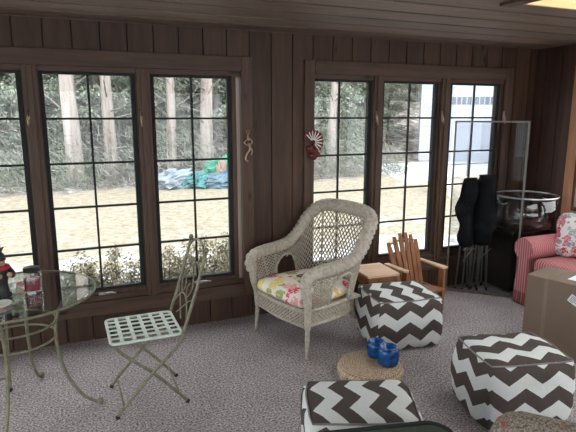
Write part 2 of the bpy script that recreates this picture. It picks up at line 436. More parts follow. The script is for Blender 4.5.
def window(k, u):
    L, R = u; r = struct(empty('window_%d' % k, (0, 0, 0)))
    ya, yb = FY1+.012, FY1+.05; s = .022; fr = MB()
    sl, sr = .026, .034
    fr.box((L-sl, ya, VR[0]-s), (L, yb, VR[5]+s)); fr.box((R, ya, VR[0]-s), (R+sr, yb, VR[5]+s))
    fr.box((L, ya, VR[5]), (R, yb, VR[5]+s+.005)); fr.box((L, ya, VR[0]-s), (R, yb, VR[0]))
    fr.build('sash', M['sash'], r, bevel=.002)
    g = MB(); m = (L+R)/2; w = .0075
    g.box((m-w, ya+.006, VR[0]), (m+w, ya+.022, VR[5]))
    for z in VR[1:5]: g.box((L, ya+.005, z-w), (R, ya+.023, z+w))
    g.build('grille', M['sash'], r)
    MB().box((L, ya+.024, VR[0]), (R, ya+.028, VR[5])).build('pane', M['glass'], r)
    f = MB()
    x0 = L-.075 if k in (1, 4) else L-.04; x1 = R+.07 if k in (3, 6) else R+.05
    lo, hi = (LG if k <= 3 else RG); x0 = max(x0, lo+.046); x1 = min(x1, hi-.046)
    f.box((x0, ya-.006, VR[0]-.055), (x1, yb, VR[0]-s-.0005)); f.box((x0, ya-.006, VR[0]-s), (L-sl-.0005, yb, VR[5]+.03)); f.box((R+sr+.0005, ya-.006, VR[0]-s), (x1, yb, VR[5]+.03))
    f.build('window_frame', M['sashw'], r, bevel=.002)
    # crank on the sill and latch on the side
    c = MB(); cx = m+.02
    c.box((cx-.05, FY1-.02, ZB+.10), (cx+.05, FY1+.004, ZB+.118)); c.tube([(cx, FY1-.024, ZB+.112), (cx+.02, FY1-.045, ZB+.125), (cx+.075, FY1-.05, ZB+.118)], .007, 6)
    c.build('crank_handle', M['metal'], r, True)
    if k != 3:
        q = MB(); xl = R+sr+.03
        q.box((xl-.008, FY1-.036, 1.62), (xl+.008, FY1-.026, 1.72)); q.tube([(xl, FY1-.036, 1.69), (xl-.01, FY1-.06, 1.66), (xl-.004, FY1-.06, 1.60)], .006, 6)
        q.build('latch', M['brass'], r, True)
for k, u in UW.items(): window(k, u)
# windows in the walls beside and behind the camera
def big_window(k, name, conv, u0, u1, z0, z1, n, tm):
    r = struct(empty('window_%d' % k)); f = MB(); g = MB(); c = MB()
    e = .09
    for a, b in ((u0-e, u0), (u1, u1+e)): c.box(*conv(a, b, -.028, .0, z0-e, z1+e))
    c.box(*conv(u0, u1, -.028, .0, z1, z1+e)); c.box(*conv(u0, u1, -.034, .0, z0-e, z0))
    for i in range(n+1):
        x = u0+(u1-u0)*i/n; f.box(*conv(max(u0, x-.03), min(u1, x+.03), -.01, .1, z0, z1))
    f.box(*conv(u0, u1, .0, .1, z1-.04, z1)); f.box(*conv(u0, u1, .0, .1, z0, z0+.04))
    g.box(*conv(u0, u1, .04, .044, z0+.04, z1-.04))
    c.build('casing', tm, r, bevel=.004); f.build('window_frame', M['sashw'], r); g.build('pane', M['glass'], r)
big_window(7, 'r', cv_right, 1.95, 3.44, .80, 2.04, 2, M['trimr'])
big_window(8, 'l', cv_left, -1.9, 3.2, .4, 2.08, 5, M['trim'])
big_window(10, 'b', cv_rear, -1.6, 4.1, .15, 2.14, 5, M['trim'])
big_window(11, 'r', cv_right, -1.6, .9, .5, 2.04, 3, M['trim'])

# ------------------------------------------------------------------ poufs
def pouf(loc, rz, size, label, seed, phu=0, phv=0, top_rot=False):
    sx, sy, sz = size; r = random.Random(seed)
    root = empty('pouf', loc, rz, label, 'pouf', 'chevron floor poufs')
    n = 14; me_v = {}; vs = []; fs = []; uvs = []
    def shape(p):                      # p in [-1,1]^3 -> soft cube
        x, y, z = p
        bx = 1-.045*(y*y)-.04*z*z+.03*(1-z*z); by = 1-.045*(x*x)-.04*z*z+.03*(1-z*z); bz = 1-.09*max(x*x, y*y)**2
        q = V((x*sx/2*bx, y*sy/2*by, z*sz/2*(bz if z > 0 else 1)))
        # rounded edges
        nn = noise.noise(V((x*1.7+seed, y*1.7, z*1.7)))*.012+noise.noise(V((x*4+seed, y*4, z*4)))*.005
        cx = max(abs(x), .001); 
        e = sorted([abs(x), abs(y), abs(z)])
        f = 1-.045*max(0, (e[1]-.80)/.20)**2
        q = q*f; q += V(p).normalized()*nn
        q.z += sz/2
        if q.z < .002: q.z = .002
        return q
    faces = [('x',1),('x',-1),('y',1),('y',-1),('z',1),('z',-1)]
    for ax, sg in faces:
        for i in range(n):
            for j in range(n):
                quad = []; uq = []
                for (di, dj) in ((0,0),(1,0),(1,1),(0,1)):
                    a = -1+2*(i+di)/n; b = -1+2*(j+dj)/n
                    if ax == 'x': p = (sg, a*sg, b); uv = (a*sy/2+.25*sg, b*sz/2)
                    elif ax == 'y': p = (-a*sg, sg, b); uv = (a*sx/2, b*sz/2)
                    else:
                        p = (a*sg, b, sg); uv = (a*sx/2, b*sy/2) if not top_rot else (b*sy/2, a*sx/2)
                    uv = (uv[0]+phu, uv[1]+phv)
                    key = tuple(round(c, 5) for c in p)
                    if key not in me_v: me_v[key] = len(vs); vs.append(shape(p))
                    quad.append(me_v[key]); uq.append(uv)
                fs.append(quad); uvs.append(uq)
    me = bpy.data.meshes.new('cover'); me.from_pydata(vs, [], fs); me.update()
    ul = me.uv_layers.new(name='UVMap'); li = 0
    for q in uvs:
        for c in q: ul.data[li].uv = c; li += 1
    me.materials.append(M['chev'])
    for p in me.polygons: p.use_smooth = True
    o = bpy.data.objects.new('cover', me); COL.objects.link(o); o.parent = root
    m = 24
    for zz in (1, -1):
        pts = []; pp = MB()
        for (a, b, c, d) in ((-1,-1,1,-1), (1,-1,1,1), (1,1,-1,1), (-1,1,-1,-1)):
            for i in range(m): t = i/m; pts.append(shape((a+(c-a)*t, b+(d-b)*t, zz)) + V((0, 0, .004)))
        pp.tube(pts, .0045, 6, closed=True)
        pp.build('piping', M['piping'], root, True)
    return root
M['piping'] = simple('pouf_piping', (.22,.20,.19), .9)
pouf((2.205, 3.14, 0), math.radians(-8), (.54, .46, .40), 'brown and white chevron pouf beside the wicker armchair and small wooden table', 1, .02, .03, True)
pouf((2.25, 2.07, 0), math.radians(-14), (.54, .44, .40), 'brown and white chevron pouf in front of the cardboard box', 2, .05, .0)
pouf((1.175, 1.94, 0), math.radians(-21), (.55, .42, .385), 'brown and white chevron pouf nearest the camera, behind the dark green bag', 3, .0, .06, True)

# ------------------------------------------------------------------ jute cushion and blue jars
j = MB(); R_ = .215
prof = [(.0, .002), (R_-.02, .002)]
for i in range(9): a = -PI/2+PI*i/8; prof.append((R_-.03+.03*math.cos(a), .05+.047*math.sin(a)))
prof += [(R_*.7, .099), (R_*.4, .102), (0, .103)]
j.lathe(prof, n=48)
o = j.build('floor_cushion', M['jute'], smooth=True, loc=(1.70, 2.70, 0))
tag(o, 'round flat braided jute floor cushion lying on the carpet under the blue jars', 'floor cushion')
def bluejar(loc, s, rz, label):
    root = empty('blue_jar', loc, rz, label, 'jar', 'blue jars on the jute cushion')
    b = MB(); n = 32; pr = [(.0, .0), (.042, .0), (.047, .006), (.050, .03), (.0505, .055), (.050, .070), (.046, .080), (.040, .085), (.038, .087), (.034, .087), (.032, .070), (0, .066)]
    vs = []; fs = []
    for r, z in pr:
        for k in range(n):
            a = 2*PI*k/n; q = r*(1+(.035 if k % 2 else 0)*(1 if .004 < z < .08 and r > .035 else 0)); vs.append((q*math.cos(a)*s, q*math.sin(a)*s, z*s))
    for i in range(len(pr)-1):
        for k in range(n): l = (k+1) % n; fs.append((i*n+k, i*n+l, (i+1)*n+l, (i+1)*n+k))
    b.add(vs, fs).build('body', M['blueg'], root, True)
    MB().tube([(s*.040*math.cos(2*PI*k/20), s*.040*math.sin(2*PI*k/20), s*.086) for k in range(20)], s*.005, 6, True).build('rim', M['blueg'], root, True)
    return root
bluejar((1.80, 2.645, .101), 1.35, 0, 'ribbed glossy blue jar on the jute cushion, the nearer of two')
bluejar((1.79, 2.775, .1), 1.2, .3, 'blue jar on the jute cushion, behind the other blue jar')

# ------------------------------------------------------------------ wicker armchair
def wicker_chair():
    root = empty('wicker_armchair', (1.645, 3.475, 0), math.radians(195.5), 'pale grey wicker armchair with a rolled back and floral seat cushion', 'armchair')
    half = [(.33,.335,.50),(.345,.335,.565),(.31,.340,.615),(.20,.352,.632),(.06,.362,.640),(-.06,.365,.665),(-.15,.360,.735),(-.22,.348,.83),(-.285,.322,.905),(-.328,.255,.952),(-.345,.13,.968),(-.348,0,.972)]
    P = catmull(half, 8); P = P + [V((p.x, -p.y, p.z)) for p in reversed(P[:-1])]
    # resample by length
    def resample(pts, n):
        L = [0]
        for a, b in zip(pts, pts[1:]): L.append(L[-1]+(b-a).length)
        out = []; j = 0
        for i in range(n):
            d = L[-1]*i/(n-1)
            while j < len(L)-2 and L[j+1] < d: j += 1
            t = (d-L[j])/max(1e-9, L[j+1]-L[j]); out.append(pts[j].lerp(pts[j+1], min(1, t)))
        return out
    m = 240; Q = resample(P, m); rb = MB(); rad = []
    for i in range(m):
        t = abs(i-(m-1)/2)/((m-1)/2); r = .046+.008*(1-t); r *= (1.0, 1.04, 1.0, .84)[i % 4]; rad.append(r)
    rb.tube(Q, rad, 12); rb.build('rolled_edge', M['wicker'], root, True)
    nt_ = 57; T = resample(P, nt_)
    baseh = [(.31,.305),(.31,.305),(.27,.305),(.19,.305),(.07,.305),(-.04,.30),(-.11,.285),(-.17,.25),(-.22,.18),(-.25,.09),(-.255,0)]
    Bp = catmull([(a, b, .34) for a, b in baseh], 8); Bp = Bp+[V((p.x, -p.y, p.z)) for p in reversed(Bp[:-1])]; B = resample(Bp, nt_)
    def S(i, v):
        i = max(0, min(nt_-1, i)); return B[i].lerp(T[i], v)
    def hole(i, v):                    # arched opening under each arm, near the back
        t = abs(i-(nt_-1)/2); c = (t-17.2)/3.6
        return abs(c) < 1 and v < .72*math.sqrt(max(0, 1-c*c))
    lt = MB(); rows = 12
    for d in (1, -1):
        for i0 in range(-rows, nt_+rows):
            for jv in range(rows):
                a, b = i0+d*jv, i0+d*(jv+1)
                if not (0 <= a < nt_ and 0 <= b < nt_): continue
                va, vb = jv/rows, (jv+1)/rows
                if hole((a+b)/2, (va+vb)/2): continue
                off = .003*d
                p, q = S(a, va), S(b, vb); nv = V((p.x, p.y, 0)).normalized()*off
                lt.tube([p+nv, q+nv], .0074, 4, caps=False, flat=.6)
    # vertical stakes
    for i in [2, 5, 8, nt_-9, nt_-6, nt_-3, 22, 34]:
        lt.tube([S(i, v/8) for v in range(9)], .006, 5)
    lt.build('woven_panel', M['wicker'], root)
    fr = MB()
    for sgn in (1, -1):
        pts = []
        for k in range(17):
            a = PI*k/16; i = (nt_-1)/2+sgn*(17.2+3.75*math.cos(a)); v = .74*math.sin(a)
            i0 = int(i); f = i-i0; pts.append(S(i0, v).lerp(S(i0+1, v), f))
        fr.tube(pts, .011, 7)
        # front post with tapering leg
        pts = [(.335, sgn*.33, .53), (.325, sgn*.325, .42), (.31, sgn*.31, .34), (.305, sgn*.305, .22)]
        fr.tube([V(p) for p in catmull(pts, 8)], [.034-.0004*i-(.004 if i % 2 else 0) for i in range(25)], 10)
    ring = [(.30,.30),(.0,.30),(-.15,.25),(-.25,.12),(-.26,0)]
    rg = catmull([(a, b, 0) for a, b in ring], 6); rg = rg+[V((p.x, -p.y, 0)) for p in reversed(rg[:-1])]
    for z, r in ((.345, .017), (.235, .013)): fr.tube([p+V((0, 0, z)) for p in rg], r, 7); fr.tube([(.305, .30, z-.01), (.33, 0, z-.015), (.305, -.30, z-.01)], r, 7)
    fr.build('frame', M['wicker'], root, True)
    sk = MB(); C_ = resample(rg, 52)
    for d in (1, -1):
        for i0 in range(-5, 57):
            for jv in range(4):
                a, b = i0+d*jv, i0+d*(jv+1)
                if 0 <= a < 52 and 0 <= b < 52: sk.tube([C_[a]+V((0,0,.235+jv*.0275)), C_[b]+V((0,0,.235+(jv+1)*.0275))], .006, 4, caps=False)
    Fp = [V((.305+.025*(1-(2*k/18-1)**2), .30-.6*k/18, .225)) for k in range(19)]
    for d in (1, -1):
        for i0 in range(-4, 23):
            for jv in range(4):
                a, b = i0+d*jv, i0+d*(jv+1)
                if 0 <= a < 19 and 0 <= b < 19: sk.tube([Fp[a]+V((0,0,jv*.027)), Fp[b]+V((0,0,(jv+1)*.027))], .006, 4, caps=False)
    sk.build('woven_skirt', M['wicker'], root)
    st = MB(); st.box((-.24, -.285, .33), (.30, .285, .345)); st.build('seat_deck', M['wicker'], root)
    for x, y, ex, ey in ((.305,.305,.012,.012),(.305,-.305,.012,-.012),(-.21,.215,-.13,.03),(-.21,-.215,-.13,-.03)):
        pts = [(x, y, .34), (x, y, .22), (x+ex*.5, y+ey*.5, .10), (x+ex, y+ey, .0)]
        MB().tube(catmull(pts, 6), [.024-.0006*i-(.003 if i % 2 else 0) for i in range(19)], 10).build('leg', M['wicker'], root, True)
    # brace from back leg to the frame
    MB().tube(catmull([(-.33, .225, .04), (-.22, .25, .16), (-.05, .295, .235)], 6), .009, 6).build('brace', M['wicker'], root, True)
    # cushion
    cu = MB(); n = 22; vs = []; fs = []
    def cs(u, v, top):
        x, y = u, v; a = max(abs(x), abs(y))
        r = 1-.10*(abs(x)*abs(y))**3
        h = (1-a**6)**.5 if a < 1 else 0
        z = .395+(.072*h if top else -.05*h)+.006*noise.noise(V((u*2, v*2, 3)))
        return (.045+x*.325*r*(1.0 if x > 0 else .80), y*.290*r*(1-.12*max(0, -x)), z)
    for top in (1, 0):
        base = len(vs)
        for i in range(n+1):
            for k in range(n+1): vs.append(cs(math.sin((-1+2*i/n)*PI/2), math.sin((-1+2*k/n)*PI/2), top))
        for i in range(n):
            for k in range(n):
                q = (base+i*(n+1)+k, base+(i+1)*(n+1)+k, base+(i+1)*(n+1)+k+1, base+i*(n+1)+k+1); fs.append(q if top else q[::-1])
    c = cu.add(vs, fs).build('seat_cushion', M['floral'], root, True); c['label'] = 'cream seat cushion with pink, red, yellow and black flowers'
    return root
wicker_chair()

# ------------------------------------------------------------------ bistro chair and glass table
def ringpts(r, z, n=40): return [(r*math.cos(2*PI*k/n), r*math.sin(2*PI*k/n), z) for k in range(n)]
def bistro(loc, rz, label, cushion=False):
    """faces local -x ; seat 0.40 wide"""
    root = empty('bistro_chair', loc, rz, label, 'chair', 'bistro chairs at the glass table'); w = .188
    s = MB(); rim = []
    for (cx, cy, a0) in ((.165, w-.03, 0), (-.165, w-.03, 90), (-.165, -w+.03, 180), (.165, -w+.03, 270)): rim += arc((cx, cy, .45), .03, a0, a0+90, 5, 'xy')
    s.tube(rim, .009, 8, True); s.build('seat_frame', M['ironl'], root, True)
    s = MB()
    for i in range(5): y = -.125+i*.0625; s.box((-.19, y-.010, .452), (.19, y+.013, .4545))
    for i in range(5): x = -.135+i*.0675; s.box((x-.011, -.185, .4548), (x+.011, .185, .457))
    s.build('seat_slats', M['ironl'], root)
    for sg in (1, -1):
        y = sg*w
        p = MB(); p.tube(catmull([(.350, y, .915), (.292, y, .72), (.218, y, .50), (.17, y, .385), (.02, y, .24), (-.14, y, .07), (-.185, y, .012)], 6), .0098, 8)
        p.blob((.352, y, .928), (.015, .015, .016)); p.build('back_post', M['iron'], root, True)
        p = MB(); p.tube(catmull([(-.185, y*.9, .445), (-.13, y*.9, .37), (.02, y*.9, .235), (.15, y*.9, .09), (.215, y*.9, .012)], 6), .0098, 8)
        p.build('leg', M['iron'], root, True)
    for x, z, yy in ((-.15, .075, w), (.165, .085, w*.9)):
        MB().tube([(x, -yy, z), (x, yy, z)], .0055, 6).build('stretcher', M['iron'], root, True)
    for x, yy in ((-.185, w), (.215, w*.9)):
        for sg in (1, -1): MB().blob((x, sg*yy, .012), (.014, .014, .012), 10, 6).build('foot', M['greendk'], root, True)
    def bk(y, z): return V((.350-(.915-z)*(.132/.415), y, z))
    b = MB()
    b.tube(catmull([bk(-w, .86), bk(-.12, .92), bk(0, .945), bk(.12, .92), bk(w, .86)], 6), .0065, 7)
    b.tube(catmull([bk(-w*.94, .80), bk(-.08, .83), bk(0, .80), bk(.08, .83), bk(w*.94, .80)], 6), .0055, 6)
    for sg in (1, -1):
        b.tube(catmull([bk(0, .80), bk(sg*.09, .74), bk(sg*.12, .68), bk(sg*.06, .62), bk(sg*.02, .66), bk(sg*.05, .70)], 6), .0042, 6)
        b.tube(catmull([bk(sg*w*.96, .64), bk(sg*.10, .60), bk(0, .53), bk(-sg*.06, .49)], 6), .0042, 6)
    b.tube(catmull([bk(-w*.97, .52), bk(-.08, .60), bk(0, .62), bk(.08, .60), bk(w*.97, .52)], 6), .0055, 6)
    b.build('back_scrollwork', M['iron'], root, True)
    if cushion:
        c = MB(); pts = 20
        c.blob((0, 0, .478), (.205, .20, .03), 20, 10, lambda d: 1+.10*(abs(d.x*d.y)))
        k = c.build('cushion', M['red'], root, True); k['label'] = 'red seat cushion'
    return root
bistro((.315, 3.015, 0), math.radians(1), 'sage green iron folding bistro chair with a bare strap seat')
bistro((-.66, 3.56, 0), math.radians(95), 'green iron bistro chair with red cushion behind the glass table', True)

TC = (-.36, 3.10)
t = empty('glass_table', (TC[0], TC[1], 0), 0, 'round glass-topped garden table with bowed sage green iron legs', 'table')
TH = .72
MB().lathe([(0, TH-.004), (.425, TH-.004), (.43, TH), (.425, TH+.004), (0, TH+.004)], n=72).build('tabletop', M['tglass'], t)
MB().tube(ringpts(.432, TH-.004, 64), .0075, 8, True).build('rim', M['iron'], t, True)
MB().tube(ringpts(.21, .545), .006, 7, True).build('ring', M['iron'], t, True)
MB().tube(ringpts(.205, .455), .006, 7, True).build('ring', M['iron'], t, True)
for k in range(4):
    a = math.radians(-10+90*k); pf = [(.40, .712), (.33, .70), (.255, .65), (.215, .56), (.205, .45), (.215, .34), (.25, .20), (.32, .08), (.385, .028), (.41, .018)]
    m_ = MB(); m_.tube(catmull([(r*math.cos(a), r*math.sin(a), z) for r, z in pf], 5), .0095, 9)
    m_.blob((.418*math.cos(a), .418*math.sin(a), .022), (.019, .019, .020), 12, 8)
    m_.build('leg', M['iron'], t, True)
# candle
c = empty('jar_candle', (-.252, 3.10, TH+.0045), 0, 'glass jar candle with dark red wax and black lid on the glass table', 'candle')
MB().lathe([(.0, .0), (.047, .0), (.05, .006), (.05, .088), (.042, .102), (.040, .112), (.037, .112), (.038, .100), (.045, .086), (.045, .01), (0, .008)], n=28).build('jar', M['jar'], c, True)
MB().lathe([(0, .0095), (.0435, .0095), (.0435, .072), (0, .072)], n=28).build('wax', M['wax'], c)
l = MB(); l.lathe([(0, .112), (.043, .112), (.044, .118), (.043, .134), (0, .136)], n=28); l.build('lid', M['blackp'], c, True)
# figurine
f = empty('figurine', (-.405, 3.06, TH+.0045), math.radians(-60), 'small dark figurine with pointed cap and red scarf on the glass table', 'figurine')
b = MB(); b.lathe([(0, 0), (.055, 0), (.06, .012), (.045, .03), (.042, .08), (.052, .12), (.045, .16), (.02, .178), (0, .18)], n=24, sx=1, sy=.85); b.build('body', M['blackp'], f, True)
b = MB()
for s in (1, -1): b.blob((.02, s*.024, .012), (.035, .020, .016), 12, 8)
b.build('boots', M['blackp'], f, True)
MB().blob((0, 0, .190), (.036, .034, .038), 16, 10).build('head', M['skin'], f, True)
MB().tube(catmull([(.048*math.cos(a), .045*math.sin(a), .163) for a in [k*PI/6 for k in range(12)]], 2, True), .012, 8, True).build('scarf', M['red'], f, True)
MB().tube(catmull([(0, 0, .205), (0, .002, .228), (-.008, .012, .248), (-.02, .045, .262)], 5), [.040, .039, .038, .037, .036, .034, .032, .029, .026, .022, .018, .015, .012, .008, .005, .003], 12).build('cap', M['blackp'], f, True)
for s in (1, -1):
    MB().tube(catmull([(.0, s*.045, .15), (.03, s*.056, .115), (.055, s*.030, .125)], 5), [.018]*5+[.015]*6, 8).build('arm', M['blackp'], f, True)
    MB().blob((.062, s*.026, .128), (.014, .014, .014), 10, 8).build('mitten', M['skin'], f, True)
# small red dish behind the candle and a white dish at the edge
d = MB(); d.lathe([(0, 0), (.03, 0), (.055, .016), (.058, .02), (.052, .02), (.03, .006), (0, .005)], n=28)
tag(d.build('dish', simple('rust_glaze', (.40,.13,.09), .3), smooth=True, loc=(-.29, 3.20, TH+.0045)), 'small rust red dish on the glass table behind the candle', 'dish')
d = MB(); d.lathe([(0, 0), (.03, 0), (.060, .010), (.064, .014), (.056, .013), (.03, .005), (0, .004)], n=28)
tag(d.build('dish', M['whitem'], smooth=True, loc=(-.40, 2.90, TH+.0045)), 'small white dish on the glass table in front of the figurine', 'dish')

# ------------------------------------------------------------------ small wooden table and adirondack chair
s = empty('side_table', (2.275, 3.585, 0), math.radians(-3), 'small square orange-brown wooden table between wicker armchair and slatted chair', 'table')
tp = MB()
for k in range(5): x = -.13+k*.052; tp.box((-.155, -.165+k*.0665, .40), (.135, -.165+k*.0665+.064, .42))
tp.build('tabletop', M['redwoodx'], s, bevel=.002)
ap = MB(); ap.box((-.135, -.145, .325), (.115, -.13, .399)); ap.box((-.135, .13, .325), (.115, .145, .399)); ap.box((-.145, -.13, .325), (-.13, .13, .399)); ap.box((.105, -.13, .325), (.12, .13, .399))
ap.build('apron', M['redwood'], s)
for x in (-.13, .105):
    for y in (-.13, .13): MB().box((x-.014, y-.014, 0), (x+.014, y+.014, .325)).build('leg', M['redwood'], s)

a = empty('adirondack_chair', (2.70, 3.64, 0), math.radians(6), 'low reddish-brown wooden slat-back garden chair with wide arms by the window', 'chair')
n = 6
for k in range(n):
    u = (k-(n-1)/2)/((n-1)/2); top = .655-.075*u*u; xx = u*.145; wd = .0235
    tl = u*.06; sl = MB(); p0 = V((xx*.80, -.0, .17)); p1 = V((xx+tl*.2, .155, top))
    ww = V((1, 0, 0)); dd = V((0, .014, -.004)); vs = []; N_ = 8
    pr_ = [(-wd, 0), (wd, 0)]
    for i in range(N_+1):
        tt = i/N_; c0 = p0.lerp(p1, tt); wq = wd*(.82+.18*tt)*(1 if i < N_-1 else (.9 if i == N_-1 else .55))
        for sx, sd in ((-1, 0), (1, 0), (1, 1), (-1, 1)): vs.append(c0+ww*wq*sx+dd*sd)
    fs = [(0,1,2,3), tuple(N_*4+q for q in (3,2,1,0))]
    for i in range(N_):
        for q in range(4): l = (q+1) % 4; fs.append((i*4+q, (i+1)*4+q, (i+1)*4+l, i*4+l))
    sl.add(vs, fs).build('back_slat', M['redwood'], a)
for bb in (((-.17, .112, .44), (.17, .126, .475)), ((-.15, .03, .21), (.15, .044, .25))): MB().box(*bb).build('back_rail', M['redwood'], a)
r_ = MB(); r_.tube(catmull([(-.15, .138, .57), (-.07, .142, .59), (0, .143, .596), (.07, .142, .59), (.15, .138, .57)], 4), .010, 6, flat=.6); r_.build('back_rail', M['redwood'], a)
st = MB()
for k in range(6): y = -.235+k*.044; st.box((-.17, y, .205-.006*k), (.17, y+.038, .221-.006*k))
st.build('seat_slats', M['redwood'], a)
for sx in (-1, 1):
    m_ = MB(); x = sx*.185
    if sx > 0: m_.add([(.165,.14,.385),(.205,.14,.385),(.215,-.20,.385),(.150,-.20,.385),(.165,.14,.402),(.205,.14,.402),(.215,-.20,.402),(.150,-.20,.402)], [(3,2,1,0),(4,5,6,7),(0,1,5,4),(1,2,6,5),(2,3,7,6),(3,0,4,7)][:])
    else: m_.add([(-.215,.14,.385),(-.165,.14,.385),(-.160,-.13,.385),(-.215,-.13,.385),(-.215,.14,.402),(-.165,.14,.402),(-.160,-.13,.402),(-.215,-.13,.402)], [(3,2,1,0),(4,5,6,7),(0,1,5,4),(1,2,6,5),(2,3,7,6),(3,0,4,7)])
    m_.build('arm', M['redwoodl'] if 'redwoodl' in M else M['redwoodx'], a, bevel=.003)
    yy = -.16 if sx > 0 else -.11
    MB().box((x-.012, yy-.03, 0), (x+.012, yy+.03, .384)).build('leg', M['redwood'], a)
    MB().box((x*.9-.01, .10, .0), (x*.9+.01, .15, .384)).build('leg', M['redwood'], a)
    MB().box((x*.90-.008, -.20, .15), (x*.90+.008, .10, .20)).build('side_rail', M['redwood'], a)

# ------------------------------------------------------------------ corner: leaning screen panel, folded chairs, cabinet, tub
p0, p1 = V((3.287, 3.907, 0)), V((3.746, 3.473, 0)); L = (p1-p0).length; ang = math.atan2((p1-p0).y, (p1-p0).x)
pn = empty('storm_panel', tuple(p0), ang, 'tall thin metal-framed see-through panel standing across the room corner', 'screen panel')
fm = MB(); w = .016; Hh = 1.635
fm.box((0, -.010, 0), (w, .010, Hh)); fm.box((L-w, -.010, 0), (L, .010, Hh)); fm.box((w, -.010, Hh-w), (L-w, .010, Hh)); fm.box((w, -.010, 0), (L-w, .010, .026))
fm.build('frame', M['panelmetal'], pn, bevel=.002)
MB().box((w, -.002, .026), (L-w, .002, Hh-w)).build('screen', M['panelglass'], pn)

def camp(loc, rz, label, h, seed):
    root = empty('folding_chair', loc, rz, label, 'folding chair', 'black folding chairs behind the panel'); r = random.Random(seed)
    b = MB(); n = 14; lv = 12; vs = []; fs = []
    for i in range(lv+1):
        tt = i/lv; z = h*(.40+.60*tt)
        for k in range(n):
            a_ = 2*PI*k/n; q = 1+.55*noise.noise(V((math.cos(a_)*1.4+seed*3, math.sin(a_)*1.4, tt*4.2)))
            wx = .115*(.72+.35*math.sin(PI*min(1, tt*1.1))); sq = .80 if i == lv else 1
            vs.append((wx*q*math.cos(a_)*sq, .045*q*math.sin(a_)*sq, z+.02*noise.noise(V((k, seed, i)))))
    for i in range(lv):
        for k in range(n): l = (k+1) % n; fs.append((i*n+k, i*n+l, (i+1)*n+l, (i+1)*n+k))
    fs += [tuple(range(n-1, -1, -1)), tuple(lv*n+k for k in range(n))]
    b.add(vs, fs).build('fabric_seat', M['black'], root, True)
    for sx in (-1, 1):
        for sy in (-1, 1):
            x = sx*(.05+.03*(sy > 0)); m_ = MB(); m_.tube([(x, sy*.03, .008), (x*.6, sy*.026, h*.45), (x*.8, sy*.02, h*.70)], .0075, 8)
            m_.build('leg', M['metal'], root, True)
            MB().lathe([(0, 0), (.011, 0), (.011, .03), (0, .03)], (x, sy*.03, 0), 10).build('foot', M['blackp'], root)
    MB().tube([(-.07, -.03, .30), (.07, -.03, .42)], .005, 6).build('brace', M['metal'], root, True)
camp((3.47, 3.86, 0), .1, 'black folded fabric chair behind the panel, leftmost of three', 1.10, 1)
camp((3.62, 3.80, 0), -.2, 'black folded fabric chair with metal legs behind the panel, middle of three', 1.13, 2)
camp((3.66, 3.90, 0), .3, 'black folded fabric chair behind the panel, closest to the cabinet', 1.08, 3)

cb_ = empty('corner_cabinet', (4.04, 3.76, 0), 0, 'low dark cabinet in the room corner carrying the clear tub', 'cabinet')
MB().box((-.25, -.17, .02), (.25, .21, .605)).build('body', M['dkcab'], cb_, bevel=.004)
MB().box((-.26, -.18, .605), (.26, .22, .63)).build('top', M['dkcab'], cb_, bevel=.004)
for x0 in (-.245, .003): 
    dd_ = MB().box((x0, -.188, .06), (x0+.242, -.171, .59)).build('door', M['dkcab'], cb_, bevel=.003)
    MB().blob((x0+(.215 if x0 < -.1 else .027), -.197, .40), (.012, .012, .012), 10, 8).build('knob', M['brass'], dd_, True)
tb = empty('round_tub', (4.005, 3.69, .631), 0, 'large clear round tub with shiny rim on the corner cabinet', 'tub')
MB().lathe([(0, 0), (.255, 0), (.27, .01), (.285, .30), (.281, .30), (.266, .014), (0, .006)], n=56).build('body', M['tub'], tb, True)
MB().tube([(.286*math.cos(2*PI*k/56), .286*math.sin(2*PI*k/56), .30) for k in range(56)], .008, 8, True).build('rim', simple('tub_rim', (.62,.63,.64), .2, .6), tb, True)
for s_ in (1, -1):
    MB().tube(catmull([(s_*.283, -.05, .25), (s_*.305, -.045, .24), (s_*.308, 0, .235), (s_*.305, .045, .24), (s_*.283, .05, .25)], 4), .006, 7).build('handle', M['metal'], tb, True)

# ------------------------------------------------------------------ sofa and pillow
so = empty('striped_sofa', (4.01, 2.48, 0), 0, 'red and pink striped sofa with rolled arm and pleated skirt against right wall', 'sofa'); so.scale = (.90, 1, 1)
def arm(yc, name='arm'):
    m_ = MB(); n = 28; prof = []
    for i in range(n+1):
        a_ = math.radians(-60+300*i/n); prof.append((yc+.105*math.cos(a_), .515+.105*math.sin(a_)))
    prof += [(yc-.075, .12), (yc+.075, .12)]
    k = len(prof); xs = [-.395, -.385, -.36, -.2, 0, .2, .325]; sc = [.90, .97, 1, 1, 1, 1, 1]; vs = []; fs = []
    for x, s_ in zip(xs, sc):
        for (y, z) in prof: vs.append((x, yc+(y-yc)*s_, .515+(z-.515)*s_ if z > .13 else z))
    for i in range(len(xs)-1):
        for q in range(k): l = (q+1) % k; fs.append((i*k+q, (i+1)*k+q, (i+1)*k+l, i*k+l))
    m_.add(vs, fs)
    o_ = m_.build(name, M['stx'], so, True)
    e = MB(); e.add([(-.396, yc+(y-yc)*.90, .515+(z-.515)*.90 if z > .13 else z) for y, z in prof], [tuple(range(k))])
    e.build('arm_front', M['sty'], o_)
    pp = MB(); pp.tube([(-.397, yc+(y-yc)*.91, .515+(z-.515)*.91) for y, z in prof[:-2]], .005, 6); pp.build('piping', M['sty'], o_, True)
arm(.86); arm(-.86)
b = MB(); b.box((-.35, -.765, .12), (.325, .765, .30)); b.build('base', M['sty'], so, bevel=.01)
def soft(name, a_, b_, mat, seed=0, bulge=.02):
    m_ = MB(); m_.box(a_, b_); o_ = m_.build(name, mat, so, True); bv = o_.modifiers.new('b', 'BEVEL'); bv.width = .045; bv.segments = 4; bv.limit_method = 'NONE'
    return o_
for y0 in (-.76, -.25, .26): soft('seat_cushion', (-.385, y0, .301), (.16, y0+.50, .455), M['sty'])
